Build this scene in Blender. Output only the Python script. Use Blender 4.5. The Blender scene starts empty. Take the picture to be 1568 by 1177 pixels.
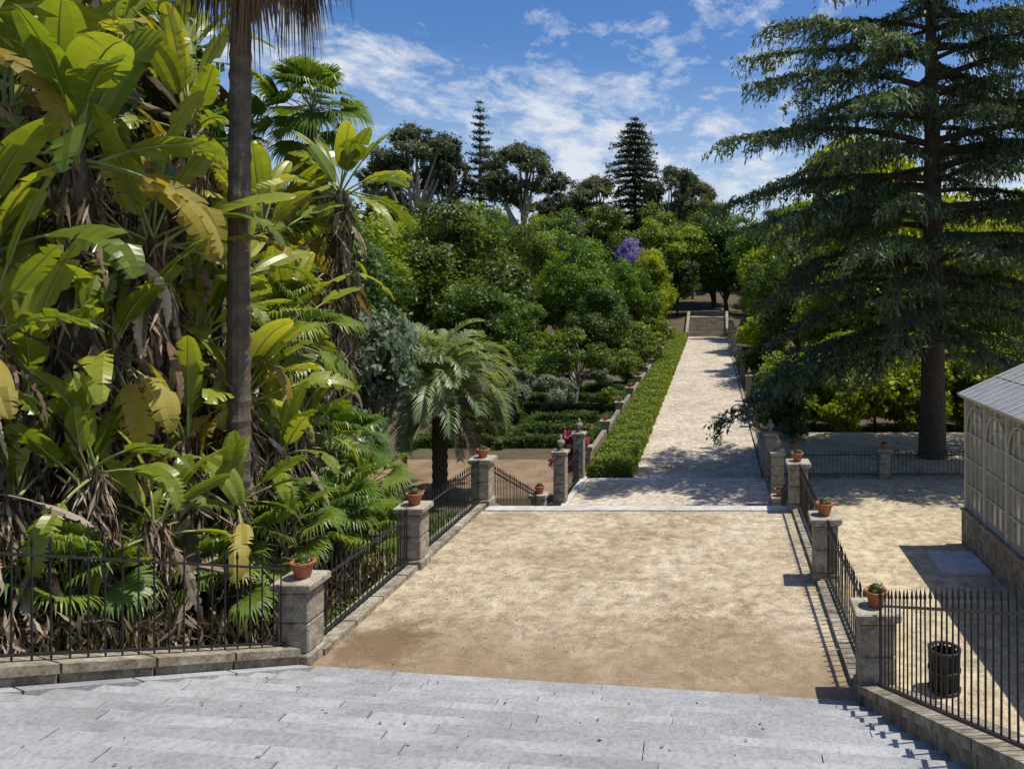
import bpy, math, random
import numpy as np
from mathutils import Vector
rng=np.random.default_rng(11); random.seed(11)
scene=bpy.context.scene
PI=math.pi
def U(a,b,n=None): return rng.uniform(a,b,n)
def nrm(a): return a/np.maximum(np.linalg.norm(a,axis=-1,keepdims=True),1e-9)

# ------------------------------------------------------------ builder
class B:
    def __init__(s): s.v=[];s.n=0;s.f=[];s.m=[];s.t=[];s.s=[]
    def add(s,V,F,mat=0,tone=.5,smooth=False):
        V=np.asarray(V,float).reshape(-1,3);F=np.asarray(F,int)
        if F.shape[1]==3: F=np.hstack([F,-np.ones((len(F),1),int)])
        F=np.where(F>=0,F+s.n,-1)
        s.v.append(V);s.n+=len(V);s.f.append(F);k=len(F)
        s.m.append(np.broadcast_to(mat,(k,)).astype(int));s.t.append(np.broadcast_to(tone,(k,)).astype(float))
        s.s.append(np.full(k,smooth))
    def mesh(s,name,mats):
        V=np.vstack(s.v);F=np.vstack(s.f);cnt=(F>=0).sum(1);L=F[F>=0]
        me=bpy.data.meshes.new(name)
        me.vertices.add(len(V));me.vertices.foreach_set('co',V.astype(np.float32).ravel())
        me.loops.add(len(L));me.loops.foreach_set('vertex_index',L.astype(np.int32))
        me.polygons.add(len(F));st=np.concatenate([[0],np.cumsum(cnt)[:-1]])
        me.polygons.foreach_set('loop_start',st.astype(np.int32))
        for m in mats: me.materials.append(m)
        me.polygons.foreach_set('material_index',np.concatenate(s.m).astype(np.int32))
        me.polygons.foreach_set('use_smooth',np.concatenate(s.s).astype(bool))
        me.update(calc_edges=True)
        a=me.attributes.new('tone','FLOAT','FACE');a.data.foreach_set('value',np.concatenate(s.t).astype(np.float32))
        return me
def place(me,name,loc=(0,0,0),sc=1,rz=0,parent=None):
    o=bpy.data.objects.new(name,me);scene.collection.objects.link(o)
    o.location=loc;o.scale=(sc,sc,sc) if np.isscalar(sc) else sc;o.rotation_euler=(0,0,rz)
    if parent: o.parent=parent
    return o
def empty(name):
    o=bpy.data.objects.new(name,None);scene.collection.objects.link(o);return o

BOXF=[[0,3,2,1],[4,5,6,7],[0,1,5,4],[1,2,6,5],[2,3,7,6],[3,0,4,7]]
def box(b,x0,x1,y0,y1,z0,z1,mat=0,tone=.5):
    b.add([[x0,y0,z0],[x1,y0,z0],[x1,y1,z0],[x0,y1,z0],[x0,y0,z1],[x1,y0,z1],[x1,y1,z1],[x0,y1,z1]],BOXF,mat,tone)
def hexa(b,P,mat=0,tone=.5): b.add(P,BOXF,mat,tone)
def tube(b,pts,rad,sides=8,mat=0,tone=.5,cap=True,smooth=True):
    P=np.asarray(pts,float);n=len(P);R=np.broadcast_to(rad,(n,)).astype(float)
    T=nrm(np.gradient(P,axis=0));ref=np.array([1.,0,0]) if abs(T[0][2])>.7 else np.array([0,0,1.])
    A=nrm(np.cross(T,ref));C=np.cross(T,A)
    th=np.arange(sides)*2*PI/sides
    V=P[:,None]+R[:,None,None]*(np.cos(th)[None,:,None]*A[:,None]+np.sin(th)[None,:,None]*C[:,None])
    i=np.arange(n-1)[:,None]*sides;j=np.arange(sides)[None];k=(j+1)%sides
    F=np.stack([i+j,i+k,i+sides+k,i+sides+j],-1).reshape(-1,4)
    b.add(V.reshape(-1,3),F,mat,tone,smooth)
    if cap:
        for e in (0,n-1):
            b.add(np.vstack([V[e],P[e]]),[[q,(q+1)%sides,sides] for q in range(sides)],mat,tone)
def loft(b,cx,cy,rings,mat=0,tone=.5,ch=.02):
    V=[]
    for z,hx,hy in rings:
        c=min(ch,hx*.3)
        V+=[[cx+sx,cy+sy,z] for sx,sy in ((hx-c,-hy),(hx,-hy+c),(hx,hy-c),(hx-c,hy),(-hx+c,hy),(-hx,hy-c),(-hx,-hy+c),(-hx+c,-hy))]
    F=[]
    for i in range(len(rings)-1):
        for j in range(8): F.append([i*8+j,i*8+(j+1)%8,i*8+8+(j+1)%8,i*8+8+j])
    b.add(V,F,mat,tone)
    o=(len(rings)-1)*8
    V2=V[o:]+[[cx,cy,rings[-1][0]]]
    b.add(V2,[[j,(j+1)%8,8] for j in range(8)],mat,tone)
def revolve(b,c,prof,sides=16,mat=0,tone=.5,smooth=True):
    th=np.arange(sides)*2*PI/sides;V=[]
    for r,z in prof: V+= [[c[0]+r*math.cos(t),c[1]+r*math.sin(t),c[2]+z] for t in th]
    F=[[i*sides+j,i*sides+(j+1)%sides,(i+1)*sides+(j+1)%sides,(i+1)*sides+j] for i in range(len(prof)-1) for j in range(sides)]
    b.add(V,F,mat,tone,smooth)
def leaves(b,C,N,size,asp=.5,mat=0,tone=.5,T=None):
    n=len(C)
    if n==0: return
    N=nrm(N)
    if T is None: T=nrm(np.cross(N,rng.normal(size=(n,3))))
    else: T=nrm(T)
    W=nrm(np.cross(N,T));L=(size*U(.65,1.35,n))[:,None] if np.isscalar(size) else size[:,None]
    V=np.stack([C-T*L,C+W*L*asp-T*L*.1,C+T*L,C-W*L*asp-T*L*.1],1)
    b.add(V.reshape(-1,3),np.arange(n*4).reshape(n,4),mat,tone)

# ------------------------------------------------------------ materials
def newmat(name):
    m=bpy.data.materials.new(name);m.use_nodes=True;nt=m.node_tree;nt.nodes.clear()
    out=nt.nodes.new('ShaderNodeOutputMaterial');return m,nt,out
def nd(nt,t,**k):
    n=nt.nodes.new(t)
    for a,v in k.items(): setattr(n,a,v)
    return n
def ramp(nt,fac,stops):
    r=nt.nodes.new('ShaderNodeValToRGB');nt.links.new(fac,r.inputs[0]);e=r.color_ramp.elements
    while len(e)<len(stops): e.new(.5)
    for i,(p,c) in enumerate(stops): e[i].position=p;e[i].color=(*c,1)
    return r.outputs[0]
def g3(v): return (v,v,v)
def mixc(nt,fac,a,b,mode='MIX'):
    m=nt.nodes.new('ShaderNodeMix');m.data_type='RGBA';m.blend_type=mode
    for s,i in ((fac,0),(a,6),(b,7)):
        if isinstance(s,(int,float)): m.inputs[i].default_value=s
        elif isinstance(s,tuple): m.inputs[i].default_value=(*s,1)
        else: nt.links.new(s,m.inputs[i])
    return m.outputs[2]
def noise(nt,scale,detail=4,rough=.55,vec=None,dist=0):
    n=nd(nt,'ShaderNodeTexNoise');n.inputs['Scale'].default_value=scale;n.inputs['Detail'].default_value=detail
    n.inputs['Roughness'].default_value=rough;n.inputs['Distortion'].default_value=dist
    if vec is not None: nt.links.new(vec,n.inputs['Vector'])
    return n.outputs[0]
def mathn(nt,op,a,b_):
    m=nt.nodes.new('ShaderNodeMath');m.operation=op
    for i,v in ((0,a),(1,b_)):
        if isinstance(v,(int,float)): m.inputs[i].default_value=v
        else: nt.links.new(v,m.inputs[i])
    return m.outputs[0]
def objco(nt): return nt.nodes.new('ShaderNodeTexCoord').outputs['Object']
def leafmat(name,dark,mid,light,trans=.35,rough=.5,spec=.3,var=.5):
    m,nt,out=newmat(name)
    at=nd(nt,'ShaderNodeAttribute',attribute_name='tone')
    oi=nt.nodes.new('ShaderNodeObjectInfo')
    col=ramp(nt,at.outputs['Fac'],[(0,dark),(.5,mid),(1,light)])
    hs=nt.nodes.new('ShaderNodeHueSaturation')
    mr=nd(nt,'ShaderNodeMapRange');nt.links.new(oi.outputs['Random'],mr.inputs[0]);mr.inputs[3].default_value=.5-.035*var;mr.inputs[4].default_value=.5+.022*var
    mv=nd(nt,'ShaderNodeMapRange');nt.links.new(oi.outputs['Random'],mv.inputs[0]);mv.inputs[3].default_value=1+.4*var;mv.inputs[4].default_value=1-.3*var
    nt.links.new(mr.outputs[0],hs.inputs['Hue']);nt.links.new(mv.outputs[0],hs.inputs['Value']);nt.links.new(col,hs.inputs['Color'])
    p=nd(nt,'ShaderNodeBsdfPrincipled');nt.links.new(hs.outputs[0],p.inputs['Base Color']);p.inputs['Roughness'].default_value=rough;p.inputs['Specular IOR Level'].default_value=spec
    t=nt.nodes.new('ShaderNodeBsdfTranslucent')
    tc=mixc(nt,1.,hs.outputs[0],(1.6,1.45,.5),'MULTIPLY');nt.links.new(tc,t.inputs[0])
    mx=nt.nodes.new('ShaderNodeMixShader');mx.inputs[0].default_value=trans
    nt.links.new(p.outputs[0],mx.inputs[1]);nt.links.new(t.outputs[0],mx.inputs[2]);nt.links.new(mx.outputs[0],out.inputs[0])
    return m
def solid(name,stops,scale=3,rough=.8,bump=.3,bscale=30,detail=8,metal=0,spec=.3,usetone=.4,stain=None,fine=.12):
    m,nt,out=newmat(name);co=objco(nt)
    col=ramp(nt,noise(nt,scale,detail,.65,co,.3),stops)
    if stain:
        s=ramp(nt,noise(nt,.9,8,.75,co,.6),[(.48,g3(0)),(.66,g3(.8))]);col=mixc(nt,s,col,stain)
        s2=ramp(nt,noise(nt,24,3,.6,co),[(.36,g3(1-2*fine)),(.5,g3(1)),(.64,g3(1+fine))]);col=mixc(nt,1.,col,s2,'MULTIPLY')
    if usetone:
        at=nd(nt,'ShaderNodeAttribute',attribute_name='tone')
        tv=ramp(nt,at.outputs['Fac'],[(0,g3(1-usetone)),(1,g3(1+0))])
        col=mixc(nt,1.,col,tv,'MULTIPLY')
    p=nd(nt,'ShaderNodeBsdfPrincipled');nt.links.new(col,p.inputs['Base Color'])
    p.inputs['Roughness'].default_value=rough;p.inputs['Metallic'].default_value=metal;p.inputs['Specular IOR Level'].default_value=spec
    bp=nd(nt,'ShaderNodeBump');bp.inputs['Strength'].default_value=bump;bp.inputs['Distance'].default_value=.02
    nt.links.new(noise(nt,bscale,6,.6,co),bp.inputs['Height']);nt.links.new(bp.outputs[0],p.inputs['Normal'])
    nt.links.new(p.outputs[0],out.inputs[0]);return m
def gravel(name,c1,c2,c3,stain=(.17,.12,.07),dirt=None):
    m,nt,out=newmat(name);co=objco(nt)
    big=noise(nt,.5,6,.65,co,.5);midn=noise(nt,3.6,8,.8,co,.2);fine=noise(nt,34,3,.7,co);scuff=noise(nt,1.3,9,.8,co,1.5)
    col=ramp(nt,big,[(.33,c1),(.5,c2),(.66,c3)])
    col=mixc(nt,.95,col,ramp(nt,midn,[(.38,g3(.55)),(.5,g3(.95)),(.61,g3(1.3))]),'MULTIPLY')
    col=mixc(nt,.85,col,ramp(nt,fine,[(.33,g3(.55)),(.5,g3(1.)),(.68,g3(1.35))]),'MULTIPLY')
    col=mixc(nt,ramp(nt,scuff,[(.53,g3(0)),(.62,g3(.6))]),col,tuple(min(.62,q*1.3+.04) for q in c3))
    st=ramp(nt,noise(nt,.4,9,.75,co,1.2),[(.53,g3(0)),(.70,g3(.75))])
    col=mixc(nt,st,col,mixc(nt,.5,col,stain))
    v=nd(nt,'ShaderNodeTexVoronoi');v.inputs['Scale'].default_value=12;nt.links.new(co,v.inputs['Vector'])
    sp=ramp(nt,v.outputs['Distance'],[(.08,g3(1)),(.15,g3(0))])
    sc=ramp(nt,v.outputs['Color'],[(.6,g3(0)),(.65,g3(1))])
    col=mixc(nt,mixc(nt,1.,sp,sc,'MULTIPLY'),col,(.14,.10,.065))
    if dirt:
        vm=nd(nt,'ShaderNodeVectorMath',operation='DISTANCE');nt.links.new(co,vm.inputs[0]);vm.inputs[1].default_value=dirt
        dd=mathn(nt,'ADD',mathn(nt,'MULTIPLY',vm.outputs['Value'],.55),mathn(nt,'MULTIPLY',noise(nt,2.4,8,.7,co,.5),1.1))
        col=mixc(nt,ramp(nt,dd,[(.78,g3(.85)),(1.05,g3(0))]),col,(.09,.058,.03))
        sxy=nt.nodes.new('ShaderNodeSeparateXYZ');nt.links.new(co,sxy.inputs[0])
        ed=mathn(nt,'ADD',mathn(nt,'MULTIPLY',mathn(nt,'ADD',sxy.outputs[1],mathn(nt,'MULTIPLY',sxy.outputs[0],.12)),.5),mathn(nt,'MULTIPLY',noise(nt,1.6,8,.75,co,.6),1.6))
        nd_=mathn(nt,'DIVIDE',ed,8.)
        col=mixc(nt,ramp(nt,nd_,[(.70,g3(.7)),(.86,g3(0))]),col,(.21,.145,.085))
    p=nd(nt,'ShaderNodeBsdfPrincipled');nt.links.new(col,p.inputs['Base Color']);p.inputs['Roughness'].default_value=.95;p.inputs['Specular IOR Level'].default_value=.15
    bp=nd(nt,'ShaderNodeBump');bp.inputs['Strength'].default_value=.8;bp.inputs['Distance'].default_value=.025
    nt.links.new(mixc(nt,.5,fine,midn),bp.inputs['Height']);nt.links.new(bp.outputs[0],p.inputs['Normal'])
    nt.links.new(p.outputs[0],out.inputs[0]);return m

M_step=solid('step_stone',[(.25,(.22,.225,.23)),(.42,(.33,.335,.34)),(.6,(.395,.40,.40)),(.8,(.50,.50,.495))],1.1,.8,.4,25,usetone=.24,stain=(.27,.265,.25),fine=.09)
M_stone=solid('old_stone',[(.3,(.13,.105,.07)),(.45,(.29,.25,.18)),(.6,(.43,.385,.30)),(.8,(.55,.51,.43))],5,.9,.6,22,stain=(.17,.135,.09))
M_white=solid('pale_stone',[(.3,(.38,.37,.34)),(.6,(.60,.59,.55)),(.8,(.68,.66,.62))],3,.8,.3)
M_iron=solid('painted_iron',[(.3,(.015,.015,.017)),(.7,(.035,.033,.03))],8,.5,.1,usetone=0)
M_terra=solid('terracotta',[(.3,(.30,.10,.045)),(.7,(.42,.17,.08))],10,.8,.2,usetone=0)
M_soil=solid('soil',[(.3,(.05,.035,.02)),(.5,(.10,.075,.045)),(.7,(.07,.09,.03))],.7,.95,.8,12,usetone=0)
M_earth=solid('garden_earth',[(.3,(.14,.09,.05)),(.5,(.22,.15,.09)),(.75,(.3,.23,.15))],.9,.95,.6,15,usetone=0)
M_bark=solid('bark',[(.3,(.05,.04,.03)),(.6,(.12,.095,.07)),(.8,(.2,.17,.13))],6,.9,1,25)
M_pbark=solid('palm_bark',[(.3,(.08,.06,.045)),(.6,(.17,.135,.10)),(.8,(.26,.22,.17))],5,.9,1,25,usetone=.6)
M_pale=solid('pale_bark',[(.3,(.25,.21,.16)),(.6,(.42,.37,.30)),(.8,(.52,.47,.40))],3,.8,.5,10)
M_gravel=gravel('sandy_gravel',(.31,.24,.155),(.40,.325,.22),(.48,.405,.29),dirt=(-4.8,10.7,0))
M_path=gravel('path_gravel',(.38,.32,.235),(.47,.40,.305),(.54,.47,.37))
M_yard=gravel('yard_sand',(.38,.31,.20),(.45,.375,.25),(.51,.43,.29))
M_glass=solid('greenhouse_glass',[(.3,(.22,.23,.18)),(.5,(.36,.35,.28)),(.7,(.5,.48,.4))],.8,.12,.0,5,usetone=0,spec=.6)
M_frame=solid('cream_paint',[(.3,(.44,.40,.31)),(.7,(.62,.58,.47))],6,.6,.1,usetone=0)
M_roof=solid('roof_glass',[(.3,(.22,.24,.27)),(.7,(.36,.39,.43))],4,.4,.1)

L_dark=leafmat('leaf_dark',(.022,.045,.008),(.066,.12,.018),(.12,.195,.028),.38,.45,.4,.9)
L_mid=leafmat('leaf_mid',(.03,.062,.008),(.092,.165,.02),(.16,.25,.032),.42,.45,.4,.9)
L_bright=leafmat('leaf_bright',(.05,.10,.008),(.135,.225,.02),(.22,.32,.03),.46,.45,.4,.8)
L_yell=leafmat('leaf_yellow',(.10,.145,.008),(.22,.30,.016),(.31,.38,.03),.55,.45,.4,.6)
L_euc=leafmat('leaf_euc',(.04,.055,.025),(.095,.12,.055),(.165,.19,.09),.3)
L_grey=leafmat('leaf_grey',(.08,.115,.075),(.18,.235,.155),(.3,.36,.26),.3)
L_purple=leafmat('leaf_purple',(.12,.08,.25),(.22,.17,.45),(.32,.27,.56),.3)
L_pink=leafmat('leaf_pink',(.03,.06,.01),(.35,.04,.14),(.55,.08,.24),.3)
L_cedar=leafmat('cedar_needles',(.018,.036,.02),(.065,.108,.052),(.20,.27,.125),.22,.55,.35,.1)
L_conif=leafmat('conifer',(.02,.035,.02),(.04,.065,.032),(.08,.11,.055),.15,.7)
L_hedge=leafmat('hedge_leaf',(.055,.09,.01),(.14,.21,.024),(.23,.31,.038),.42)
L_box=leafmat('box_leaf',(.02,.045,.008),(.06,.11,.015),(.11,.18,.026),.32)
L_ban=leafmat('paddle_leaf',(.055,.095,.012),(.175,.24,.026),(.34,.38,.055),.46,.34,.55,.5)
L_dead=leafmat('dead_leaf',(.04,.026,.016),(.20,.145,.092),(.50,.42,.32),.15,.8,.1,.4)
L_yel2=leafmat('yellowed_leaf',(.18,.14,.02),(.34,.27,.045),(.42,.36,.09),.4,.5,.3,.3)
L_rib=leafmat('leaf_rib',(.15,.2,.05),(.25,.3,.09),(.3,.34,.12),.1,.4,.4,.2)
L_fan=leafmat('fan_leaf',(.03,.068,.01),(.105,.185,.024),(.23,.31,.05),.4,.4,.5,.4)
L_butia=leafmat('feather_leaf',(.07,.11,.05),(.18,.245,.11),(.36,.43,.22),.32,.4,.5,.2)

# ------------------------------------------------------------ terrain
def gbase(y): return float(np.interp(y,[-100,33,110,118,135,220,420,900,3000],[-3.02,-3.02,-1.3,1.3,2,13,18,5,0]))
def bank(y): return float(np.interp(y,[-10,5,7,10.2,14,20,27,31],[2.2,1.7,1.1,-.3,-.9,-2,-2.9,-3.02]))
def gz(x,y):
    if x<-5.85 and y<31: return bank(y)
    return gbase(y)
xs=[-1500,-600,-250,-120,-70,-45,-30,-22,-16,-12,-10,-8.5,-7.6,-6.9,-6.3,-5.95,-5.8,-4,-1,2,6,10,20,35,60,110,250,600,1500]
ys=[-60,-20,-5,2,4,5,6,7,8,9,10,11,12,13,14,16,18,20,22,24,27,29,31,33,40,50,60,75,90,105,110,114,118,126,135,150,180,220,300,420,600,900,1500,3000]
b=B();V=[]
for y in ys:
    for x in xs:
        z=gz(x,y)
        if abs(x)>30 or y>150: z+=U(-.4,.4)
        if -7.9<x<-5.85 and y<10.2:
            xw=-5.75-(10.2-y)*.42
            if x>xw-.15: z=-3.02
        V.append([x,y,z])
nx=len(xs);F=[[j*nx+i,j*nx+i+1,(j+1)*nx+i+1,(j+1)*nx+i] for j in range(len(ys)-1) for i in range(nx-1)]
b.add(V,F,0,.5,True);place(b.mesh('ground',[M_soil]),'ground')
b=B();b.add([[-16,26,-2.99],[-5.2,26,-2.99],[-5.2,36,-2.93],[-16,36,-2.93]],[[0,1,2,3]],0);place(b.mesh('garden_bed_earth',[M_earth]),'garden_bed_earth')
b=B();box(b,1.98,80,-20,38,-3.3,-2,0);place(b.mesh('yard',[M_yard]),'yard')

# ------------------------------------------------------------ terrace + landings + path
b=B();box(b,-5.95,2.05,9.3,17.28,-3.3,-.02,0,.6)
place(b.mesh('terrace_retaining_wall',[M_stone]),'terrace_retaining_wall')
b=B();b.add([[-5.5,8.6,0],[1.75,8.6,0],[1.75,17.31,0],[-5.5,17.31,0]],[[0,1,2,3]],0,.5)
place(b.mesh('gravel_terrace',[M_gravel]),'gravel_terrace')
def nosing(name,x0,x1,y0,y1,z,mat):
    b=B();x=x0
    while x<x1-.05:
        L=min(U(.9,1.5),x1-x)
        if x1-x-L<.3: L=x1-x
        box(b,x+.004,x+L-.004,y0,y1,z-.15,z+.022+U(-.003,.003),0,U(.4,1));x+=L
    return place(b.mesh(name,[mat]),name)
nosing('stone_edging',-5.4,1.68,17.3,17.66,0,M_white)
def flight(name,x0,x1,ys_,zs,n,depth,mat,down=True):
    b=B()
    for k in range(n):
        z=zs-(k+1)*.1666 if down else zs+(k+1)*.1666
        x=x0;y0=ys_+k*depth
        while x<x1-.01:
            L=min(U(1.0,1.7),x1-x)
            if x1-x-L<.4:L=x1-x
            box(b,x+.003,x+L-.003,y0,y0+depth+.012,-3.3 if down else z-.6,z+U(-.003,.003),0,U(.2,1));x+=L
    place(b.mesh(name,[mat]),name)
flight('terrace_steps',-5.4,1.7,17.67,0,11,.375,M_step)
b=B();box(b,-5.4,2.0,21.85,28.08,-3.3,-2.02,0,.5);place(b.mesh('landing_base',[M_stone]),'landing_base')
b=B();b.add([[-4.95,21.7,-1.98],[1.75,21.7,-1.98],[1.75,28.11,-1.98],[-4.95,28.11,-1.98]],[[0,1,2,3]],0);place(b.mesh('gravel_landing',[M_path]),'gravel_landing')
nosing('stone_edging',-4.95,1.75,28.1,28.5,-2,M_white)
flight('lower_steps',-4.9,1.7,28.51,-2,5,.39,M_step)
b=B();box(b,-5.15,-4.95,21.7,28.4,-2.2,-1.9,0,.9);place(b.mesh('stone_kerb',[M_white]),'stone_kerb')
b=B();N=24;V=[];
for i in range(N+1):
    y=30.3+(110-30.3)*i/N;t=(y-33)/77;z=gbase(y)+.03
    V+=[[-3.6-.7*t-.15,y,z],[1.9-.75*t,y,z]]
b.add(V,[[2*i,2*i+1,2*i+3,2*i+2] for i in range(N)],0,.5)
b.add([[-4.4,118,1.38],[1.15,118,1.38],[1.0,134,2.05],[-4.3,134,2.05]],[[0,1,2,3]],0)
place(b.mesh('garden_path',[M_path]),'garden_path')
b=B()
for i in range(N):
    y=30.3+(110-30.3)*i/N;y2=y+79.7/N-.01;t=(y-33)/77;z=gbase(y)-.1;z2=gbase(y2)-.1
    xa=1.93-.75*t
    hexa(b,[[xa,y,z],[xa+.18,y,z],[xa+.18,y2,z2],[xa,y2,z2],[xa,y,z+.24],[xa+.18,y,z+.24],[xa+.18,y2,z2+.24],[xa,y2,z2+.24]],0,U(.4,1))
place(b.mesh('path_kerb',[M_stone]),'path_kerb')
flight('far_steps',-4.4,1.1,110,-1.3,16,.5,M_stone,False)
b=B()
for xa in (-4.85,1.12):
    hexa(b,[[xa,109.6,-1.6],[xa+.42,109.6,-1.6],[xa+.42,118.5,1],[xa,118.5,1],[xa,109.6,-.6],[xa+.42,109.6,-.6],[xa+.42,118.5,2.3],[xa,118.5,2.3]],0,.8)
place(b.mesh('stair_side_wall',[M_stone]),'stair_side_wall')

# ------------------------------------------------------------ big foreground stairs
def xL(y): return -5.75-(10.2-y)*.42 if y<10.2 else -5.75
def xR(y): return 1.9+(9.3-y)*.06 if y<9.3 else 1.9
b=B();TR=.40;RI=.16
for k in range(0,21):
    z=k*RI+ (0.014 if k==0 else 0)
    off=9.43-TR*k
    xl=xL(off);xr=xR(off)
    if k==0: xl=-5.4;xr=1.75
    x=xl+(-U(0,1.2))
    while x<xr-.01:
        L=U(1.1,2.3);xa=max(x,xl);xb=min(x+L,xr)
        if xb-xa>.03:
            g=.006;dz=U(-.005,.005);dy=U(-.012,.012)
            def yy(X,o): return off-.12*X+o+dy
            bk=-TR-.05;A=xa+g;C=xb-g
            P=[[A,yy(A,bk),-3.2],[C,yy(C,bk),-3.2],[C,yy(C,-.035),-3.2],[A,yy(A,-.035),-3.2],
               [A,yy(A,bk),z+dz-.035],[C,yy(C,bk),z+dz-.035],[C,yy(C,0),z+dz-.035],[A,yy(A,0),z+dz-.035]]
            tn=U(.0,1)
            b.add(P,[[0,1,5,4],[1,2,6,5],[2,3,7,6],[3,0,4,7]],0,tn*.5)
            P2=P[4:]+[[A,yy(A,bk),z+dz],[C,yy(C,bk),z+dz],[C,yy(C,-.015),z+dz],[A,yy(A,-.015),z+dz]]
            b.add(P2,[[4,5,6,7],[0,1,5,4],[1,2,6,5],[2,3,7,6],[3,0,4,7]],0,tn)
            if k>0:
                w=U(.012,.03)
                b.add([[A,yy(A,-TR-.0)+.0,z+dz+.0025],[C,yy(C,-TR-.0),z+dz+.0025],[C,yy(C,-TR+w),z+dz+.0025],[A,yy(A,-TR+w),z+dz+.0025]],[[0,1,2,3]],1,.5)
        x+=L
place(b.mesh('stone_staircase',[M_step,M_stone]),'stone_staircase')
b=B();box(b,-10,4,-4,1.4,-3.3,3.22,0,.7);place(b.mesh('upper_platform',[M_step]),'upper_platform')

def wall(name,p0,p1,w,z0off,top,mat,segs=6):
    b=B();p0=np.array(p0,float);p1=np.array(p1,float);d=p1-p0;h=nrm(np.array([d[0],d[1],0]));s=np.array([h[1],-h[0],0])*w/2
    for i in range(segs):
        a=p0+d*i/segs;c=p0+d*(i+1)/segs-d*.004
        tn=U(.2,.9)
        def H(zlo0,zlo1,ws,tn):
            ss=s*ws
            P=[a-ss,a+ss,c+ss,c-ss];lo=[q+np.array([0,0,zlo0]) for q in P];hi=[q+np.array([0,0,zlo1]) for q in P]
            hexa(b,lo+hi,0,tn)
        H(-z0off,top-.10,.82,tn*.8);H(top-.099,top,1.05,tn)
    place(b.mesh(name,[mat]),name)
LW0=(-5.78,10.12,0.02);LW1=(-8.2,4.3,2.42)
RW0=(1.93,9.2,0.02);RW1=(2.35,2.2,2.85)
wall('stair_flank_wall',LW0,LW1,.42,1.2,.24,M_stone,7)
wall('stair_stringer',(-5.50,10.05,0.0),(-7.92,4.3,2.40),.17,1.0,.03,M_step,6)
wall('stair_flank_wall',RW0,RW1,.42,3.0,.2,M_stone,8)
wall('fence_kerb',(-5.62,10.4,0),(-5.62,17.7,0),.34,.3,.09,M_stone,8)
wall('fence_kerb',(1.86,9.6,0),(1.86,17.6,0),.32,.3,.09,M_stone,8)
wall('fence_kerb',(-5.62,17.9,0),(-5.62,23.4,-2.2),.3,.9,.09,M_stone,4)
wall('fence_kerb',(1.88,17.7,0),(1.88,23,-2.0),.3,.9,.09,M_stone,4)

# ------------------------------------------------------------ pillars, pots, fences
def pillar_mesh(name,h,w=.21,ext=1.0,finial=False,capw=1.32):
    b=B()
    loft(b,0,0,[(-ext,w*1.15,w*1.15),(.14,w*1.15,w*1.15),(.17,w,w)],0,.6)
    nb=max(2,int((h-.3)/.3));zz=.17;bh=(h-.17-.14)/nb
    for i in range(nb):
        loft(b,0,0,[(zz+.003,w*.9,w*.9),(zz+.02,w,w),(zz+bh-.02,w,w),(zz+bh-.003,w*.9,w*.9)],0,U(.4,1));zz+=bh
    loft(b,0,0,[(h-.14,w*1.02,w*1.02),(h-.10,w*capw*.93,w*capw*.93),(h-.085,w*capw,w*capw),(h-.015,w*capw,w*capw),(h,w*capw*.95,w*capw*.95)],0,.95)
    if finial:
        revolve(b,(0,0,h),[(.13,0),(.13,.04),(.06,.07),(.05,.12),(.13,.2),(.15,.27),(.11,.34),(.05,.39),(.07,.43),(.03,.5),(.0,.53)],12,0,.6)
    return b.mesh(name,[M_stone])
P1=pillar_mesh('stone_pillar',1.12);PT=pillar_mesh('gate_pillar',1.85,.2,1,True);PB=pillar_mesh('gate_pillar_big',3.3,.32,.6,True);PS=pillar_mesh('low_pillar',1.15,.22)
b=B()
revolve(b,(0,0,0),[(0,0.003),(.085,.003),(.09,.02),(.125,.15),(.13,.155),(.145,.157),(.148,.2),(.14,.205),(.125,.2),(.12,.17),(0,.168)],20,0)
for (cx,cy,r) in ((0,0,.07),(.06,.03,.045),(-.05,.05,.04),(.0,-.07,.04)):
    pr=[(r*math.sin(a),.16+r*.9-r*math.cos(a)*.9) for a in np.linspace(.2,PI-.02,8)]
    revolve(b,(cx,cy,0),pr,10,1,.4)
L=160;C=rng.normal(size=(L,3))*[.05,.05,.02]+[0,0,.22];leaves(b,C,rng.normal(size=(L,3)),.02,.3,2,U(0,1,L))
POT=b.mesh('potted_cactus',[M_terra,L_box,L_dead])
def pil(x,y,z,me=None,pot=True,h=1.12):
    place(me or P1,'stone_pillar' if (me is None or me is PS) else 'gate_pillar',(x,y,z),1,U(-.03,.03)+random.choice([0,PI/2]))
    if pot: place(POT,'potted_cactus',(x+U(-.03,.03),y,z+h),U(.95,1.15),U(0,6))
for x,y in ((-5.72,10.3),(-5.62,13.85),(-5.6,17.85),(1.95,9.35),(1.87,13.2),(1.85,17.45)): pil(x,y,0)
pil(-5.62,23.5,-2.35)
pil(1.9,23.2,-2.35)
for x,y in ((-5.25,25.0),(-5.25,28.3),(1.95,24.9),(1.95,28.2)): pil(x,y,-2.05,PT,False)
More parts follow.
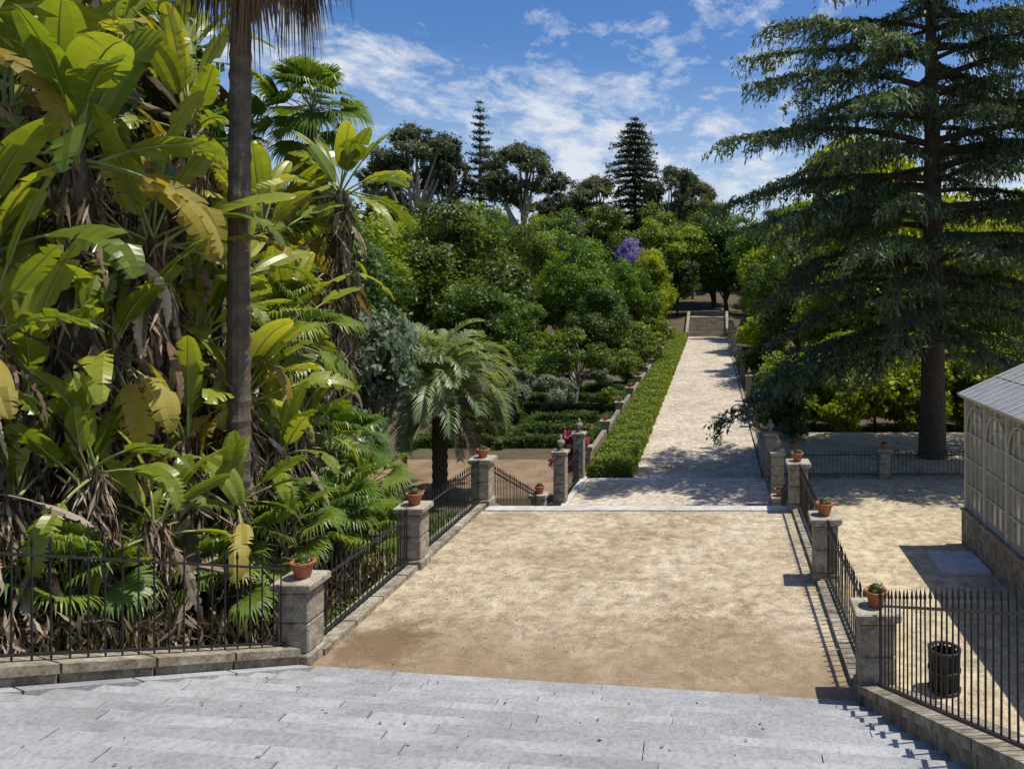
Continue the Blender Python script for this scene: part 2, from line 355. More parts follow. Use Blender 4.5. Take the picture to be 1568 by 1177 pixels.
def fence(p0,p1,h=1.08,sp=.135,base=.09):
    b=B();p0=np.array(p0,float);p1=np.array(p1,float);d=p1-p0;L=np.linalg.norm(d[:2]);n=max(2,int(L/sp))
    for i in range(n+1):
        p=p0+d*(i/n)
        if i in(0,n): p=p0+d*(.01 if i==0 else .99)
        r=.0095;l=rng.normal(size=2)*.005
        tube(b,[p+[0,0,base-.03],p+[l[0],l[1],h-.09]],r,6,0,.5,False)
        tube(b,[p+[l[0],l[1],h-.09],p+[l[0],l[1],h-.075],p+[l[0]*1.1,l[1]*1.1,h+.03]],[.010,.019,.001],6,0,.5,False)
    for zz in (base+.06,h-.19):
        hh=nrm(np.array([d[0],d[1],0]));s=np.array([hh[1],-hh[0],0])*.02
        a=p0+[0,0,zz];c=p1+[0,0,zz]
        hexa(b,[a-s,a+s,c+s,c-s,a-s+[0,0,.028],a+s+[0,0,.028],c+s+[0,0,.028],c-s+[0,0,.028]],0)
    place(b.mesh('iron_fence',[M_iron]),'iron_fence')
fence((-5.8,10.05,.17),(-8.1,4.5,2.5),1.33,.16)
fence((1.94,9.1,.12),(2.33,2.4,2.8),1.28,.14)
fence((-5.66,10.55,0),(-5.63,13.6,0),1.12);fence((-5.62,14.1,0),(-5.61,17.6,0),1.12);fence((-5.61,18.1,-.08),(-5.62,23.2,-2.15))
fence((1.91,9.6,0),(1.88,12.95,0),1.12);fence((1.87,13.45,0),(1.86,17.2,0),1.12);fence((1.87,17.7,-.08),(1.9,22.9,-2.05))
fence((-5.25,25.25,-2.05),(-5.25,28.1,-2.05),1.25,.16);fence((1.95,25.2,-2.05),(1.95,28,-2.05),1.25,.16)
for x in (2.9,6.3,9.9,13.6,17.3): pil(x,28.6,-2,None,True)
for a,c in ((3.15,6.05),(6.55,9.65),(10.15,13.35),(13.85,17.05)): fence((a,28.6,-2),(c,28.6,-2),1.05,.15)
fence((2.1,28.6,-2),(2.7,28.6,-2),1.05,.15)
b=B();box(b,2.1,17.6,28.47,28.73,-2.1,-1.91,0,.6);place(b.mesh('fence_kerb',[M_stone]),'fence_kerb')
b=B();ym=34
while ym<104:
    t=(ym-33)/77;x=-5.95-.7*t;z=gbase(ym)
    pil(x,ym,z,PS,True,1.15)
    y2=ym+6;z2=gbase(y2);x2=-5.95-.7*(y2-33)/77
    hexa(b,[[x-.12,ym+.3,z-.2],[x+.12,ym+.3,z-.2],[x2+.12,y2-.3,z2-.2],[x2-.12,y2-.3,z2-.2],[x-.12,ym+.3,z+.7],[x+.12,ym+.3,z+.7],[x2+.12,y2-.3,z2+.7],[x2-.12,y2-.3,z2+.7]],0,U(.1,.5))
    ym+=6
place(b.mesh('garden_wall',[M_stone]),'garden_wall')
for y in (44,53,63,73):
    t=(y-33)/77;pil(2.35-.75*t,y,gbase(y),PT,False)
for y in (84,97):
    t=(y-33)/77;pil(2.2-.75*t,y,gbase(y),PB,False)

# ------------------------------------------------------------ bin
b=B()
revolve(b,(0,0,0),[(0,.03),(.2,.03),(.21,.65),(.2,.66)],20,0)
for i in range(24):
    a=i*2*PI/24;c,s=math.cos(a),math.sin(a)
    tube(b,[[.235*c,.235*s,.0],[.25*c,.25*s,.68]],.016,4,0,.5,True,False)
for z in (.02,.35,.67): revolve(b,(0,0,z),[(.23,0),(.275,0),(.275,.035),(.23,.035),(.23,0)],24,0)
place(b.mesh('litter_bin',[M_iron]),'litter_bin',(4.0,13.3,-2),1.05)

# ------------------------------------------------------------ greenhouse
gh=empty('greenhouse')
def part(b,n,mats): place(b.mesh(n,mats),n,parent=gh)
X0,X1,Y0,Y1=6.95,12.95,10.5,21.0;ZB,ZP,ZE,ZR=-2,-1.05,2.1,3.65
b=B();box(b,X0-.12,X0+.2,Y0,Y1+.1,ZB-.1,ZP,0,.5);box(b,X0+.2,X1,Y1-.2,Y1+.1,ZB-.1,ZP,0,.5);box(b,X0-.16,X0+.24,Y0,Y1+.14,ZP+.002,ZP+.08,0,.9)
part(b,'plinth',[M_stone])
b=B();box(b,X0+.02,X0+.03,Y0,Y1,ZP+.08,ZE,0);box(b,X0+.03,X1,Y1-.03,Y1-.02,ZP+.08,ZE,0)
b.add([[X0+.02,Y1-.03,ZE],[X1,Y1-.03,ZE],[(X0+X1)/2,Y1-.03,ZR]],[[0,1,2]],0);part(b,'glazing',[M_glass])
b=B();y=Y1
while y>Y0:
    box(b,X0-.06,X0+.06,y-.06,y+.06,ZP+.08,ZE-.01,0)
    c=y-.75
    for k in (1,2,3):
        yy=y-k*.375
        box(b,X0-.02,X0+.018,yy-.014,yy+.014,ZP+.08,ZE-.08,0)
    pts=[[X0-.03,c+.69*math.cos(a),ZE-.95+.78*math.sin(a)] for a in np.linspace(0,PI,15)];tube(b,pts,.028,6,0,.5,False)
    pts=[[X0-.03,c+.36*math.cos(a),ZE-.95+.42*math.sin(a)] for a in np.linspace(0,PI,11)];tube(b,pts,.016,5,0,.5,False)
    y-=1.5
for z in (ZP+.09,ZP+.75,ZP+1.45,ZE-.96): box(b,X0-.032,X0+.022,Y0,Y1,z,z+.04,0)
box(b,X0-.14,X0+.1,Y0,Y1+.14,ZE,ZE+.12,0);box(b,X0-.2,X0-.14,Y0,Y1+.18,ZE+.04,ZE+.1,0)
for x in np.arange(X0+.75,X1,.75): box(b,x-.02,x+.02,Y1-.02,Y1+.02,ZP+.08,ZE+.1,0)
part(b,'frame',[M_frame])
b=B();xm=(X0+X1)/2
for xe in (X0-.22,X1+.22):
    ze=ZE+.1
    b.add([[xe,Y0,ze],[xe,Y1+.2,ze],[xm,Y1+.2,ZR],[xm,Y0,ZR]],[[0,1,2,3]],0,.5)
    for y in np.arange(Y0,Y1+.25,.42):
        tube(b,[[xe,y,ze+.015],[xm,y,ZR+.015]],.016,4,1,.5,False,False)
    for f in (.33,.66): tube(b,[[xe+(xm-xe)*f,Y0,ze+(ZR-ze)*f+.02],[xe+(xm-xe)*f,Y1+.2,ze+(ZR-ze)*f+.02]],.016,4,1,.5,False,False)
part(b,'roof',[M_roof,M_frame])
b=B();box(b,5.6,6.8,18.7,20.2,-2.05,-1.9,0,1);place(b.mesh('door_slab',[M_white]),'door_slab')
# ------------------------------------------------------------ broadleaf trees
def broadleaf(name,H,R,th,nl,leaf,nleaf,mats,clump=26,cs=.2,lobr=(.26,.42),tr=.25,flat=1.,limbs=True,seed=1,shell=.72,limbscale=1.,rin=.35):
    global rng
    keep=rng;rng=np.random.default_rng(seed)
    b=B();hz=(H-th)/2;cz=th+hz
    D=nrm(rng.normal(size=(nl,3)));rr=U(rin,.8,nl)[:,None]
    C=D*rr*[R,R,hz]+[0,0,cz];C[:,2]=np.where(C[:,2]<th,th+U(0,1,nl),C[:,2])
    C[0]=[0,0,cz+hz*.55];r=U(*lobr,nl)*R
    if limbs:
        bend=rng.normal(size=2)*.3
        top=np.array([bend[0],bend[1],th+hz*.7]);mid=np.array([bend[0]*.2,bend[1]*.5,th*.6])
        tube(b,[[0,0,-1],[0,0,.2],mid,top*[1,1,.75],top],[tr*1.4,tr*1.15,tr*.9,tr*.55,tr*.2],9,0,.5,False)
        for c in C:
            st=mid+(top-mid)*U(0,.7);m2=(st+c)/2+rng.normal(size=3)*.25*[1,1,.4]
            tube(b,[st,m2,c,c+(c-m2)*.4],np.array([tr*.42,tr*.28,tr*.14,tr*.04])*limbscale,6,0,.5,False)
    w=r**2/np.sum(r**2);lt=rng.normal(0,.1,nl)
    for c,ri,wi,l0 in zip(C,r,w,lt):
        k=max(6,int(clump*(ri/(.34*R))))
        d=nrm(rng.normal(size=(k,3))+[0,0,.25]);cc=c+d*ri*U(shell,1.05,k)[:,None]*[1,1,.8*flat]
        ct=np.clip(rng.normal(.45,.2,k)+d[:,2]*.12+l0,0,1)
        n=int(nleaf*wi);idx=rng.integers(0,k,n);off=rng.normal(size=(n,3))*ri*cs*[1,1,.65]
        P=cc[idx]+off;N=nrm(P-c)*.7+rng.normal(size=(n,3))*.6+[0,0,.35]
        leaves(b,P,N,leaf,.5,1,np.clip(ct[idx]+rng.normal(0,.13,n),0,1))
    m=b.mesh(name,mats);rng=keep;return m
TD=[broadleaf('tree_dark_mesh',13,5.6,2.0,24,.15,32000,[M_bark,L_dark],seed=s,lobr=(.2,.38)) for s in (3,4)]
TM=[broadleaf('tree_mid_mesh',11,5.2,1.8,24,.15,27000,[M_bark,L_mid],seed=s,lobr=(.18,.36)) for s in (5,6)]
TB=[broadleaf('tree_bright_mesh',11,5.2,1.6,24,.15,26000,[M_bark,L_bright],seed=s,lobr=(.18,.36)) for s in (7,8)]
TY=[broadleaf('tree_yellow_mesh',10,5.0,1.2,22,.16,24000,[M_bark,L_yell],seed=9,lobr=(.18,.36))]
TE=[broadleaf('eucalyptus_mesh',22,5.6,12,14,.2,17000,[M_pale,L_euc],clump=14,cs=.22,lobr=(.22,.36),tr=.42,flat=.8,seed=s,limbscale=1.5,rin=.6) for s in (12,13)]
TL=broadleaf('open_tree_mesh',7,4.2,2.6,12,.13,9000,[M_pale,L_mid],clump=14,cs=.2,lobr=(.22,.34),tr=.18,flat=.6,seed=23,limbscale=1.6,rin=.6)
TG=broadleaf('grey_shrub_mesh',4,1.9,.3,14,.09,12000,[M_bark,L_grey],tr=.1,seed=14)
TS=broadleaf('shrub_mesh',2.2,1.5,.1,10,.08,7000,[M_bark,L_mid],tr=.06,seed=15)
TSD=broadleaf('shrub_dark_mesh',2.4,1.6,.1,10,.08,7000,[M_bark,L_dark],tr=.06,seed=16)
TSY=broadleaf('shrub_yellow_mesh',3,1.9,.1,12,.1,8000,[M_bark,L_yell],tr=.06,seed=18)
TP=broadleaf('jacaranda_mesh',11,4.6,3,16,.17,15000,[M_bark,L_purple],seed=17)
TPK=broadleaf('bougainvillea_mesh',1.5,.8,.1,9,.05,3500,[M_bark,L_pink],tr=.03,seed=19)
HT={}
for k,h in ((TD,13),(TM,11),(TB,11),(TY,10),(TE,22)):
    for m in k: HT[m.name]=h
HT[TP.name]=11;HT[TL.name]=7
def tree(me,name,x,y,ztop,wid=1.,parent=None,z0=None):
    g=gz(x,y)-.1 if z0 is None else z0
    s=(ztop-g)/HT[me.name]
    return place(me,name,(x,y,g),(s*wid,s*wid,s),U(0,6.28),parent)
tree(TD[0],'broadleaf_tree',-19.4,58,12.3,1.0)
tree(TM[1],'broadleaf_tree',-15.8,52,6.0,.9)
tree(TB[0],'broadleaf_tree',-13.4,74,11.2,.85)
tree(TL,'broadleaf_tree',-9.6,50,2.9,1.05)
tree(TD[1],'broadleaf_tree',-10.5,66,6.0,.85)
tree(TB[1],'broadleaf_tree',-9.8,86,9.5,.75)
tree(TM[0],'broadleaf_tree',-19,80,12.6,.8)
tree(TY[0],'broadleaf_tree',-9.6,99,11,.7)
tree(TB[1],'broadleaf_tree',-25.5,50,10.5,1.)
tree(TM[1],'broadleaf_tree',-22.0,44,8.0,.85)
tree(TB[0],'broadleaf_tree',-27,62,13)
tree(TD[0],'broadleaf_tree',-20.5,34,9.8,.9)
# right of path
tree(TM[0],'broadleaf_tree',7.2,70,11,.8);tree(TY[0],'broadleaf_tree',7.8,86,14,.75)
tree(TB[1],'broadleaf_tree',7.0,104,17,.7);tree(TB[0],'broadleaf_tree',9.2,54,9,.75)
tree(TY[0],'broadleaf_tree',14,62,18,.85);tree(TY[0],'broadleaf_tree',12,54,9,.9);tree(TY[0],'broadleaf_tree',19,52,10,1)
tree(TY[0],'broadleaf_tree',24,58,14,1);tree(TB[1],'broadleaf_tree',30,50,14,1.1);tree(TY[0],'broadleaf_tree',22,46,10,.9)
tree(TD[0],'broadleaf_tree',33,40,16,1);tree(TY[0],'broadleaf_tree',7.4,48,2.6,1.2);tree(TY[0],'broadleaf_tree',14,49,4,1.2)
tree(TD[1],'broadleaf_tree',-6.6,121,14.5,.75);tree(TM[0],'broadleaf_tree',4.6,122,15.5,.75);tree(TM[1],'broadleaf_tree',-1,138,15,.9)
# left back
for x,y,zt,w in ((-16,20,13.0,.7),(-19,16,16,.8),(-19,26,10.5,.8),(-24,22,16,.8),(-16,15,12,.6),(-22,11,17,.8),(-15.5,29,6.0,.7),(-18.5,33,9.5,.8)):
    tree(random.choice(TD+TM),'broadleaf_tree',x,y,zt,w)
tree(TP,'jacaranda_tree',-13.4,113,13.9,.5);tree(TP,'jacaranda_tree',-23.5,128,18.2,.3)
dt=empty('distant_trees')
for y,pt,stepx in ((92,88,8.5),(108,110,9.0),(124,126,9.5),(142,140,10.5),(162,150,12)):
    x=-75*y/100
    while x<62*y/100:
        xx=x+U(-2,2)
        bad=(-9<xx<7 and y<119) or (-17<xx<-9 and y<111)
        lim=pt+U(-30,12)
        if y<130 and -7<xx<7: lim=120
        if not bad:
            zt=5+lim*y/1150
            me=random.choice(TM+TD+TB+TY+TM+TB)
            tree(me,'belt_tree',xx,y+U(-4,4),zt,U(.75,1.1),dt)
        x+=stepx
for x,y,zt,w,k in ((-58.5,145,39.5,.95,0),(-53.5,150,36,.6,1),(-37,140,34,.95,1),(-31.5,150,30.5,.9,0),(-26,160,31,.9,1),(-9.5,150,32,.75,0),(-68,150,31,.9,1),(-5,150,29,.7,1)):
    tree(TE[k] ,'eucalyptus_tree',x,y,zt,w)
# ------------------------------------------------------------ conifers
def norfolk(name,H,R,seed,dome=False,tiers=22):
    global rng;keep=rng;rng=np.random.default_rng(seed);b=B()
    tube(b,[[0,0,-1],[0,0,H*.5],[0,0,H]],[H*.014,H*.009,.04],8,0,.5,False)
    for i in range(tiers):
        f=i/(tiers-1);z=H*(.25+.74*f)
        if dome: L=R*(1-f**4)**.6*U(.8,1.08)+.5
        else: L=R*(1-f)**.8*U(.85,1.1)+.4
        nb=11 if dome else 7
        for k in range(nb):
            a=k*2*PI/nb+U(-.25,.25)+i*.5;l=L*U(.65,1.15);h=np.array([math.cos(a),math.sin(a),0])
            t=np.linspace(0,1,7)[:,None];droop=U(-.3,-.05) if dome else U(.05,.18)
            P=h*l*t+np.array([0,0,1.])*(z+l*(droop*t**2-.02*t))
            tube(b,P,[.09,.08,.07,.06,.05,.04,.02],4,0,.4,False)
            n=int(l*(26 if dome else 20));u=U(.12,1,n)[:,None]
            C=h*l*u+np.array([0,0,1.])*(z+l*(droop*u**2-.02*u))+rng.normal(size=(n,3))*[.36,.36,.2]
            T=h+rng.normal(size=(n,3))*.6+[0,0,.3];leaves(b,C,rng.normal(size=(n,3))*.6+[0,0,1],.32,.3,1,np.clip(rng.normal(.45,.2,n),0,1),T)
    m=b.mesh(name,[M_bark,L_conif]);rng=keep;return m
NP=norfolk('norfolk_mesh',36,4.8,21,tiers=19);place(NP,'norfolk_island_pine',(-47.6,150,7.5))
BP=norfolk('bunya_mesh',36,5.8,22,True,22);place(BP,'bunya_pine',(-16.6,150,5),(1,1,.98))
# ------------------------------------------------------------ cedar
b=B();H=26
tube(b,[[0,0,-.6],[0,0,.3],[.05,0,3],[.1,.05,8],[0,0,14],[0,.1,20],[0,0,H]],[.8,.6,.52,.44,.34,.2,.03],14,0,.4,False)
nb=118
for i in range(nb):
    f=i/nb;tier=round(f*30)/30          # boughs gather into layers with open bands between
    z=4.4+(H-4.8)*(f*.35+tier*.65)+U(-.25,.25)
    Rm=float(np.interp(z,[2,6,12,15,19,23,26],[9.8,9.6,9.9,9.8,8.0,5.,1.2]))
    a=i*2.39996+U(-.35,.35);l=Rm*U(.5,1.06)
    dr=-.40 if z<7 else (-.28 if z<12 else -.24);up=U(.05,.26) if z>6 else U(0,.15)
    h=np.array([math.cos(a),math.sin(a),0]);s=np.array([-h[1],h[0],0]);sw=U(-.15,.15)
    def pos(t):
        t=np.asarray(t,float)[...,None];return h*l*t+s*l*sw*t**2+np.array([0,0,1.])*(z+l*(up*t+dr*t**2.2))
    tt=np.linspace(0,1,10);r0=.05+.012*l
    tube(b,pos(tt),r0*(1-tt*.85),6,0,.3,False)
    ns=int(l*2.9)
    bt=U(-.1,.16)
    for k in range(ns):
        t=.2+.8*(k+.5)/ns;p=pos(t);sg=1 if k%2 else -1
        sl=l*U(.15,.27)*(1.28-t*.75)*(.5 if t<.3 else 1)
        d=nrm(h*U(.5,.9)+s*sg*U(.6,1)+[0,0,U(-.1,.1)]);dsc=U(.2,.6)
        q=np.linspace(0,1,5)[:,None];SP=p+d*sl*q+np.array([0,0,-1.])*sl*dsc*q**2
        tube(b,SP,[.022,.018,.014,.01,.005],4,0,.3,False)
        n=int(sl*40)+5;u=U(.02,1.03,n)[:,None]
        C=p+d*sl*u+np.array([0,0,-1.])*sl*dsc*u**2+rng.normal(size=(n,3))*[.15,.15,.04]
        T=d*.8+rng.normal(size=(n,3))*.6+[0,0,-.3]
        tn=np.clip(rng.normal(.38+bt+.4*u[:,0]*t**1.5,.17,n),0,1)  # lighter toward the bough tips: sunlit look painted into needle tone
        leaves(b,C,rng.normal(size=(n,3))*.4+[0,0,1],.15,.27,1,tn,T)
        m=int(3+sl*3.2);um=U(.2,1.05,m);hl=U(.2,.6,m);base=p+d*sl*um[:,None]+np.array([0,0,-1.])*(sl*dsc*um**2)[:,None]+rng.normal(size=(m,3))*[.12,.12,0]
        per=5;idx=np.repeat(np.arange(m),per);ff=np.tile(np.linspace(.1,1,per),m)
        C=base[idx]+np.array([0,0,-1.])*(hl[idx]*ff)[:,None]+d*(.25*hl[idx]*ff)[:,None]+rng.normal(size=(m*per,3))*.03
        T=rng.normal(size=(m*per,3))*.35+[0,0,-1]+d*.3
        leaves(b,C,rng.normal(size=(m*per,3))+[0,0,.2],.12,.22,1,np.clip(rng.normal(.5+bt,.17,m*per),0,1),T)
place(b.mesh('cedar_tree',[M_bark,L_cedar]),'cedar_tree',(9.2,32.3,-2),1,.6)

# ------------------------------------------------------------ hedges
def hedge(b,x0,x1,y0,y1,z0,z1,n,leaf,mat=0,core=1,skew=lambda y:0,zf=lambda y:0):
    A=np.array([(x1-x0)*(y1-y0),(y1-y0)*(z1-z0),(y1-y0)*(z1-z0),(x1-x0)*(z1-z0)]);c=rng.choice(4,n,p=A/A.sum())
    u,v,w=U(0,1,n),U(0,1,n),U(0,1,n)
    X=np.where(c==1,x0,np.where(c==2,x1,x0+u*(x1-x0)));Y=np.where(c==3,y0,y0+v*(y1-y0));Z=np.where(c==0,z1,z0+w*(z1-z0))
    N=np.stack([np.where(c==1,-1,np.where(c==2,1,0)),np.where(c==3,-1,0),np.where(c==0,1,.2)],1)+rng.normal(size=(n,3))*.5
    bump=.06*np.sin(Y*2.3+X*2)+.05*np.sin(Y*5.1+1)+.03*np.sin(Y*11+X*7)
    P=np.stack([X+bump*.6*((c==1)|(c==2)),Y,Z+bump*(Z>z0+.6*(z1-z0))],1)+rng.normal(size=(n,3))*.045
    P[:,0]+=np.array([skew(q) for q in P[:,1]]);P[:,2]+=np.array([zf(q) for q in P[:,1]])
    tn=np.clip(.45+.25*np.sin(P[:,1]*1.3+P[:,0]*3)*np.sin(P[:,2]*4+P[:,1]*3)+rng.normal(0,.2,n),0,1)
    leaves(b,P,N,leaf,.55,mat,tn)
    m=8;yy=np.linspace(y0+.05,y1-.05,m+1)
    for i in range(m):
        a,c2=yy[i],yy[i+1];sa,sb=skew(a),skew(c2);za,zb=zf(a),zf(c2)
        hexa(b,[[x0+.08+sa,a,z0+za],[x1-.08+sa,a,z0+za],[x1-.08+sb,c2,z0+zb],[x0+.08+sb,c2,z0+zb],[x0+.08+sa,a,z1-.1+za],[x1-.08+sa,a,z1-.1+za],[x1-.08+sb,c2,z1-.1+zb],[x0+.08+sb,c2,z1-.1+zb]],core,.1)
b=B();sk=lambda y:-.7*(y-33)/77;zf=lambda y:gbase(y)
hedge(b,-5.45,-3.75,31.5,50,-.1,.85,26000,.065,0,1,sk,zf);hedge(b,-5.45,-3.75,50,72,-.1,.95,15000,.09,0,1,sk,zf);hedge(b,-5.45,-3.75,72,104,-.1,1.1,12000,.12,0,1,sk,zf)
place(b.mesh('path_hedge',[L_hedge,L_box]),'path_hedge')
b=B()
for y in (38.5,41.5,45,48.5,52.5,57):
    for xa,xb in ((-15.2,-11.6),(-10.9,-7.2)):
        hedge(b,xa,xb,y,y+.55,gbase(y)-.1,gbase(y)+.5,1700,.07)
        hedge(b,xa+.5,xb-.5,y+1.3,y+1.75,gbase(y)-.1,gbase(y)+.42,1300,.07)
for x in (-15.8,-11.4,-7.0):
    hedge(b,x,x+.5,38,60,-.1,.45,3500,.075,0,1,lambda y:0,zf)
place(b.mesh('parterre_hedges',[L_box,L_box]),'parterre_hedges')
for x,y,s in ((-10.2,47,.7),(-12.3,45,.6),(-13.6,51,.7),(-9,57,.5)):
    place(TG,'grey_shrub',(x,y,gbase(y)),s,U(0,6))
place(TG,'grey_shrub',(-11.0,22.5,-2.3),(1.1,1.1,1.75),1);place(TG,'grey_shrub',(-13.0,25.5,-2.5),(1.15,1.15,1.8),2);place(TG,'grey_shrub',(-10.6,20.2,-2.),(.8,.8,1),2)
place(TPK,'bougainvillea',(-5.9,29.2,-2.1),1.3,1)
for x,y,s in ((-7.6,62,1.3),(-9.8,68,1.6),(-13,66,1.8),(-17,66,2),(-7.8,72,1.5),(-8.5,80,1.8),(-8,92,2),(-16.5,60,1.4),(-20,66,2.2),(-6.9,48,.8)):
    place(random.choice([TS,TSD,TS]),'shrub',(x,y,gbase(y)-.1),s,U(0,6))
for x,y,s,m in ((3.6,37,1.,TSD),(5.5,43,1.4,TSY),(9,43,1.6,TSY),(12.5,44,1.7,TSY),(16,43,1.9,TSY),(19.5,42,1.7,TSY),(14,41,1.0,TSY),(18,40,1.2,TSY),(4.3,46,1.4,TSD),(4.2,55,1.5,TS),(4.4,64,1.6,TSD),(4.6,76,1.8,TSY),(4.4,92,2,TS),(23,40,2,TSY),(7,41,.9,TSY),(11,41,1.,TSY)):
    place(m,'shrub',(x,y,(-2.1 if y<38 else gbase(y)-.1)),s,U(0,6))
# ------------------------------------------------------------ big-leaved plants
ZU=np.array([0,0,1.])
def paddle(b,base,az,elev,pet,L,W,bend,mat,tone,torn,rib,petr=.026,n=18,curl=0.,dead=False):
    h=np.array([math.cos(az),math.sin(az),0]);s0=np.array([-h[1],h[0],0])
    e=math.radians(elev);p=np.array(base,float);pts=[p.copy()]
    for i in range(4): e-=math.radians(bend)*.05;p=p+(h*math.cos(e)+ZU*math.sin(e))*pet/4;pts.append(p.copy())
    pet_pts=list(pts);roll=U(-.7,.7);swing=U(-.3,.3)
    st=[]
    for i in range(n+1):
        d=h*math.cos(e)+ZU*math.sin(e)+s0*swing*i/n;d=d/np.linalg.norm(d)
        nn=np.cross(d,s0);nn/=np.linalg.norm(nn);s=s0*math.cos(roll)+nn*math.sin(roll);n2=np.cross(d,s);n2/=np.linalg.norm(n2)
        t=i/n;w=W*(math.sin(PI*min(1,.04+t**.85*.95)))**.48*(1-.15*t) if 0<t<1 else W*(.25 if t==0 else .03)
        st.append((p.copy(),s,n2,w,d));p=p+d*L/n;e-=math.radians(bend)/n*(.6+.8*t)
    tube(b,pet_pts+[q[0]-q[2]*.012 for q in st[::3]],np.linspace(petr,.005,len(pet_pts)+len(st[::3])),5,rib,tone,False)
    for sg in (-1,1):
        fo=math.radians(U(12,34));V=[];F=[];tn=[]
        tears=[0]+[i for i in range(2,n) if U(0,1)<torn]+[n]
        for gi in range(len(tears)-1):
            a0,a1=tears[gi],tears[gi+1]
            gd=U(0,.18) if not dead else U(0,1.4)
            if U(0,1)<.25+torn*.8: gd=U(.15,.9)
            tip=U(.88,1.04)
            for i in range(a0,a1):
                q=[]
                for j,ii in enumerate((i,i+1)):
                    P,s,n2,w,d=st[ii];a=fo-gd*.5;a2=fo*.25-gd*1.2-curl-.12
                    sh=0.
                    if j==0 and i==a0 and gi>0: sh=.008+.014*U(0,1)
                    if j==1 and i==a1-1 and gi<len(tears)-2: sh=-.008-.014*U(0,1)
                    Mp=P+(s*sg*math.cos(a)+n2*math.sin(a))*w*.5+d*(w*.15)
                    O=Mp+(s*sg*math.cos(a2)+n2*math.sin(a2))*w*.5*tip+d*(w*.22+sh*2)
                    q+=[P,Mp,O]
                k=len(V);V+=q
                if sg>0: F+=[[k,k+1,k+4,k+3],[k+1,k+2,k+5,k+4]]
                else: F+=[[k,k+3,k+4,k+1],[k+1,k+4,k+5,k+2]]
                v=tone+U(-.07,.07)-(0.05 if sg<0 else 0)
                tn+=[v+.03,v+U(-.06,.06)]
        b.add(V,F,mat,np.clip(tn,0,1),False)
def strel(name,seed,trunk=7,nl=12,big=1.,dead=26,deadlen=3.2,fallen=.15):
    global rng;keep=rng;rng=np.random.default_rng(seed);b=B()
    jx,jy=U(-.3,.3),U(-.3,.3);fan=U(0,PI)
    tube(b,[[jx,jy,-trunk],[jx*.5,jy*.5,-trunk*.5],[0,0,-.6],[0,0,.1]],[.2,.17,.17,.1],10,0,.5,False)
    for k in range(nl):
        f=k/nl;el=88-112*f**1.2+U(-10,10);az=fan+(PI if k%2 else 0)+U(-1.,1.)
        L=U(.95,1.5)*big;W=U(.19,.29)*big
        m=1;tone=U(.25,1.)
        if f>.7 and U(0,1)<fallen*2.5: m=4
        paddle(b,[U(-.06,.06),U(-.06,.06),U(-.2,.1)],az,el,U(.4,1.0)*big,L,W,U(15,60)+(45 if f>.5 else 0),m,tone,U(.04,.34) if f<.5 else U(.3,.75),3)
    for k in range(dead):
        zz=-deadlen*U(0,1)**1.3;az=U(0,2*PI)
        r=.12;el=U(-65,0) if U(0,1)<.35 else U(-88,-62)
        paddle(b,[r*math.cos(az),r*math.sin(az),zz+.1],az,el,U(.2,.6),U(.5,1.4),U(.05,.17),U(20,80),2,U(.05,1.)**1.1,.75,2,.018,9,U(-.8,1.4),True)
    n=900;zz=-U(0,deadlen+1.2,n);a=U(0,2*PI,n);rr=U(.12,.42,n)*np.interp(-zz,[0,1,deadlen+1],[.6,1,.8])
    C=np.stack([rr*np.cos(a),rr*np.sin(a),zz],1);T=np.stack([np.cos(a)*.3,np.sin(a)*.3,-np.ones(n)],1)+rng.normal(size=(n,3))*.35
    leaves(b,C,np.stack([np.cos(a),np.sin(a),.1*a],1)+rng.normal(size=(n,3))*.5,.2,.1,2,U(0,1,n)**1.3,T)
    m=b.mesh(name,[M_bark,L_ban,L_dead,L_rib,L_yel2]);rng=keep;return m
ST=[strel('strelitzia_tall_%d'%i,40+i,9.5,17,1.05,44,3.6,.2) for i in range(6)]
SS=[strel('strelitzia_short_%d'%i,60+i,4,13,.8,20,1.6,.08) for i in range(4)]
SL=[(-8.55,10,6.75,1.15),(-8.95,9,5.3,1.),(-8.3,11,5.7,1.),(-11,12,8.6,1.15),(-11.4,14.2,9.7,1.1),(-10.6,15,8.2,1.05),(-8.8,17.5,7.3,.95),(-9.4,15.5,6.2,.95),
(-8.5,13,5.1,.85),(-8.3,12,4.2,.85),(-8.4,10.4,4.1,.9),(-8.6,9.3,3.7,.9),(-7.6,12,3.3,.8),(-8.9,15.5,4.4,.85),(-10.4,11,7.6,1.05),(-11.9,14,11.0,1.1),(-11.8,16.5,10.2,1.1),
(-8.4,8.6,4.6,.85),(-10.4,17,6.6,1),(-9.8,10.3,5.0,.95),(-12.8,12,11.3,1.15),(-9.9,9.2,8.2,1.1),(-9.8,18.8,5.6,.9)]
for i,(x,y,z,s) in enumerate(SL):
    place(ST[i%6],'giant_bird_of_paradise',(x,y,z),s,U(0,6.28))
for i,(x,y,z,s) in enumerate([(-7.2,12.3,2.3,.9),(-7.8,11,2.8,.95),(-7.95,9.5,2.7,.9),(-7.15,11.1,1.9,.8),(-8.3,8.8,2.5,.9),(-7.5,10,1.9,.8),(-7.7,13.8,2.5,.85),(-8.5,15.2,2.2,.9),(-9,13,2.7,1),(-9.3,9.4,3.1,1),(-9.4,17,1.5,.9),(-10.2,19,1.2,.9)]):
    place(SS[i%4],'bird_of_paradise_plant',(x,y,z),s,U(0,6.28))

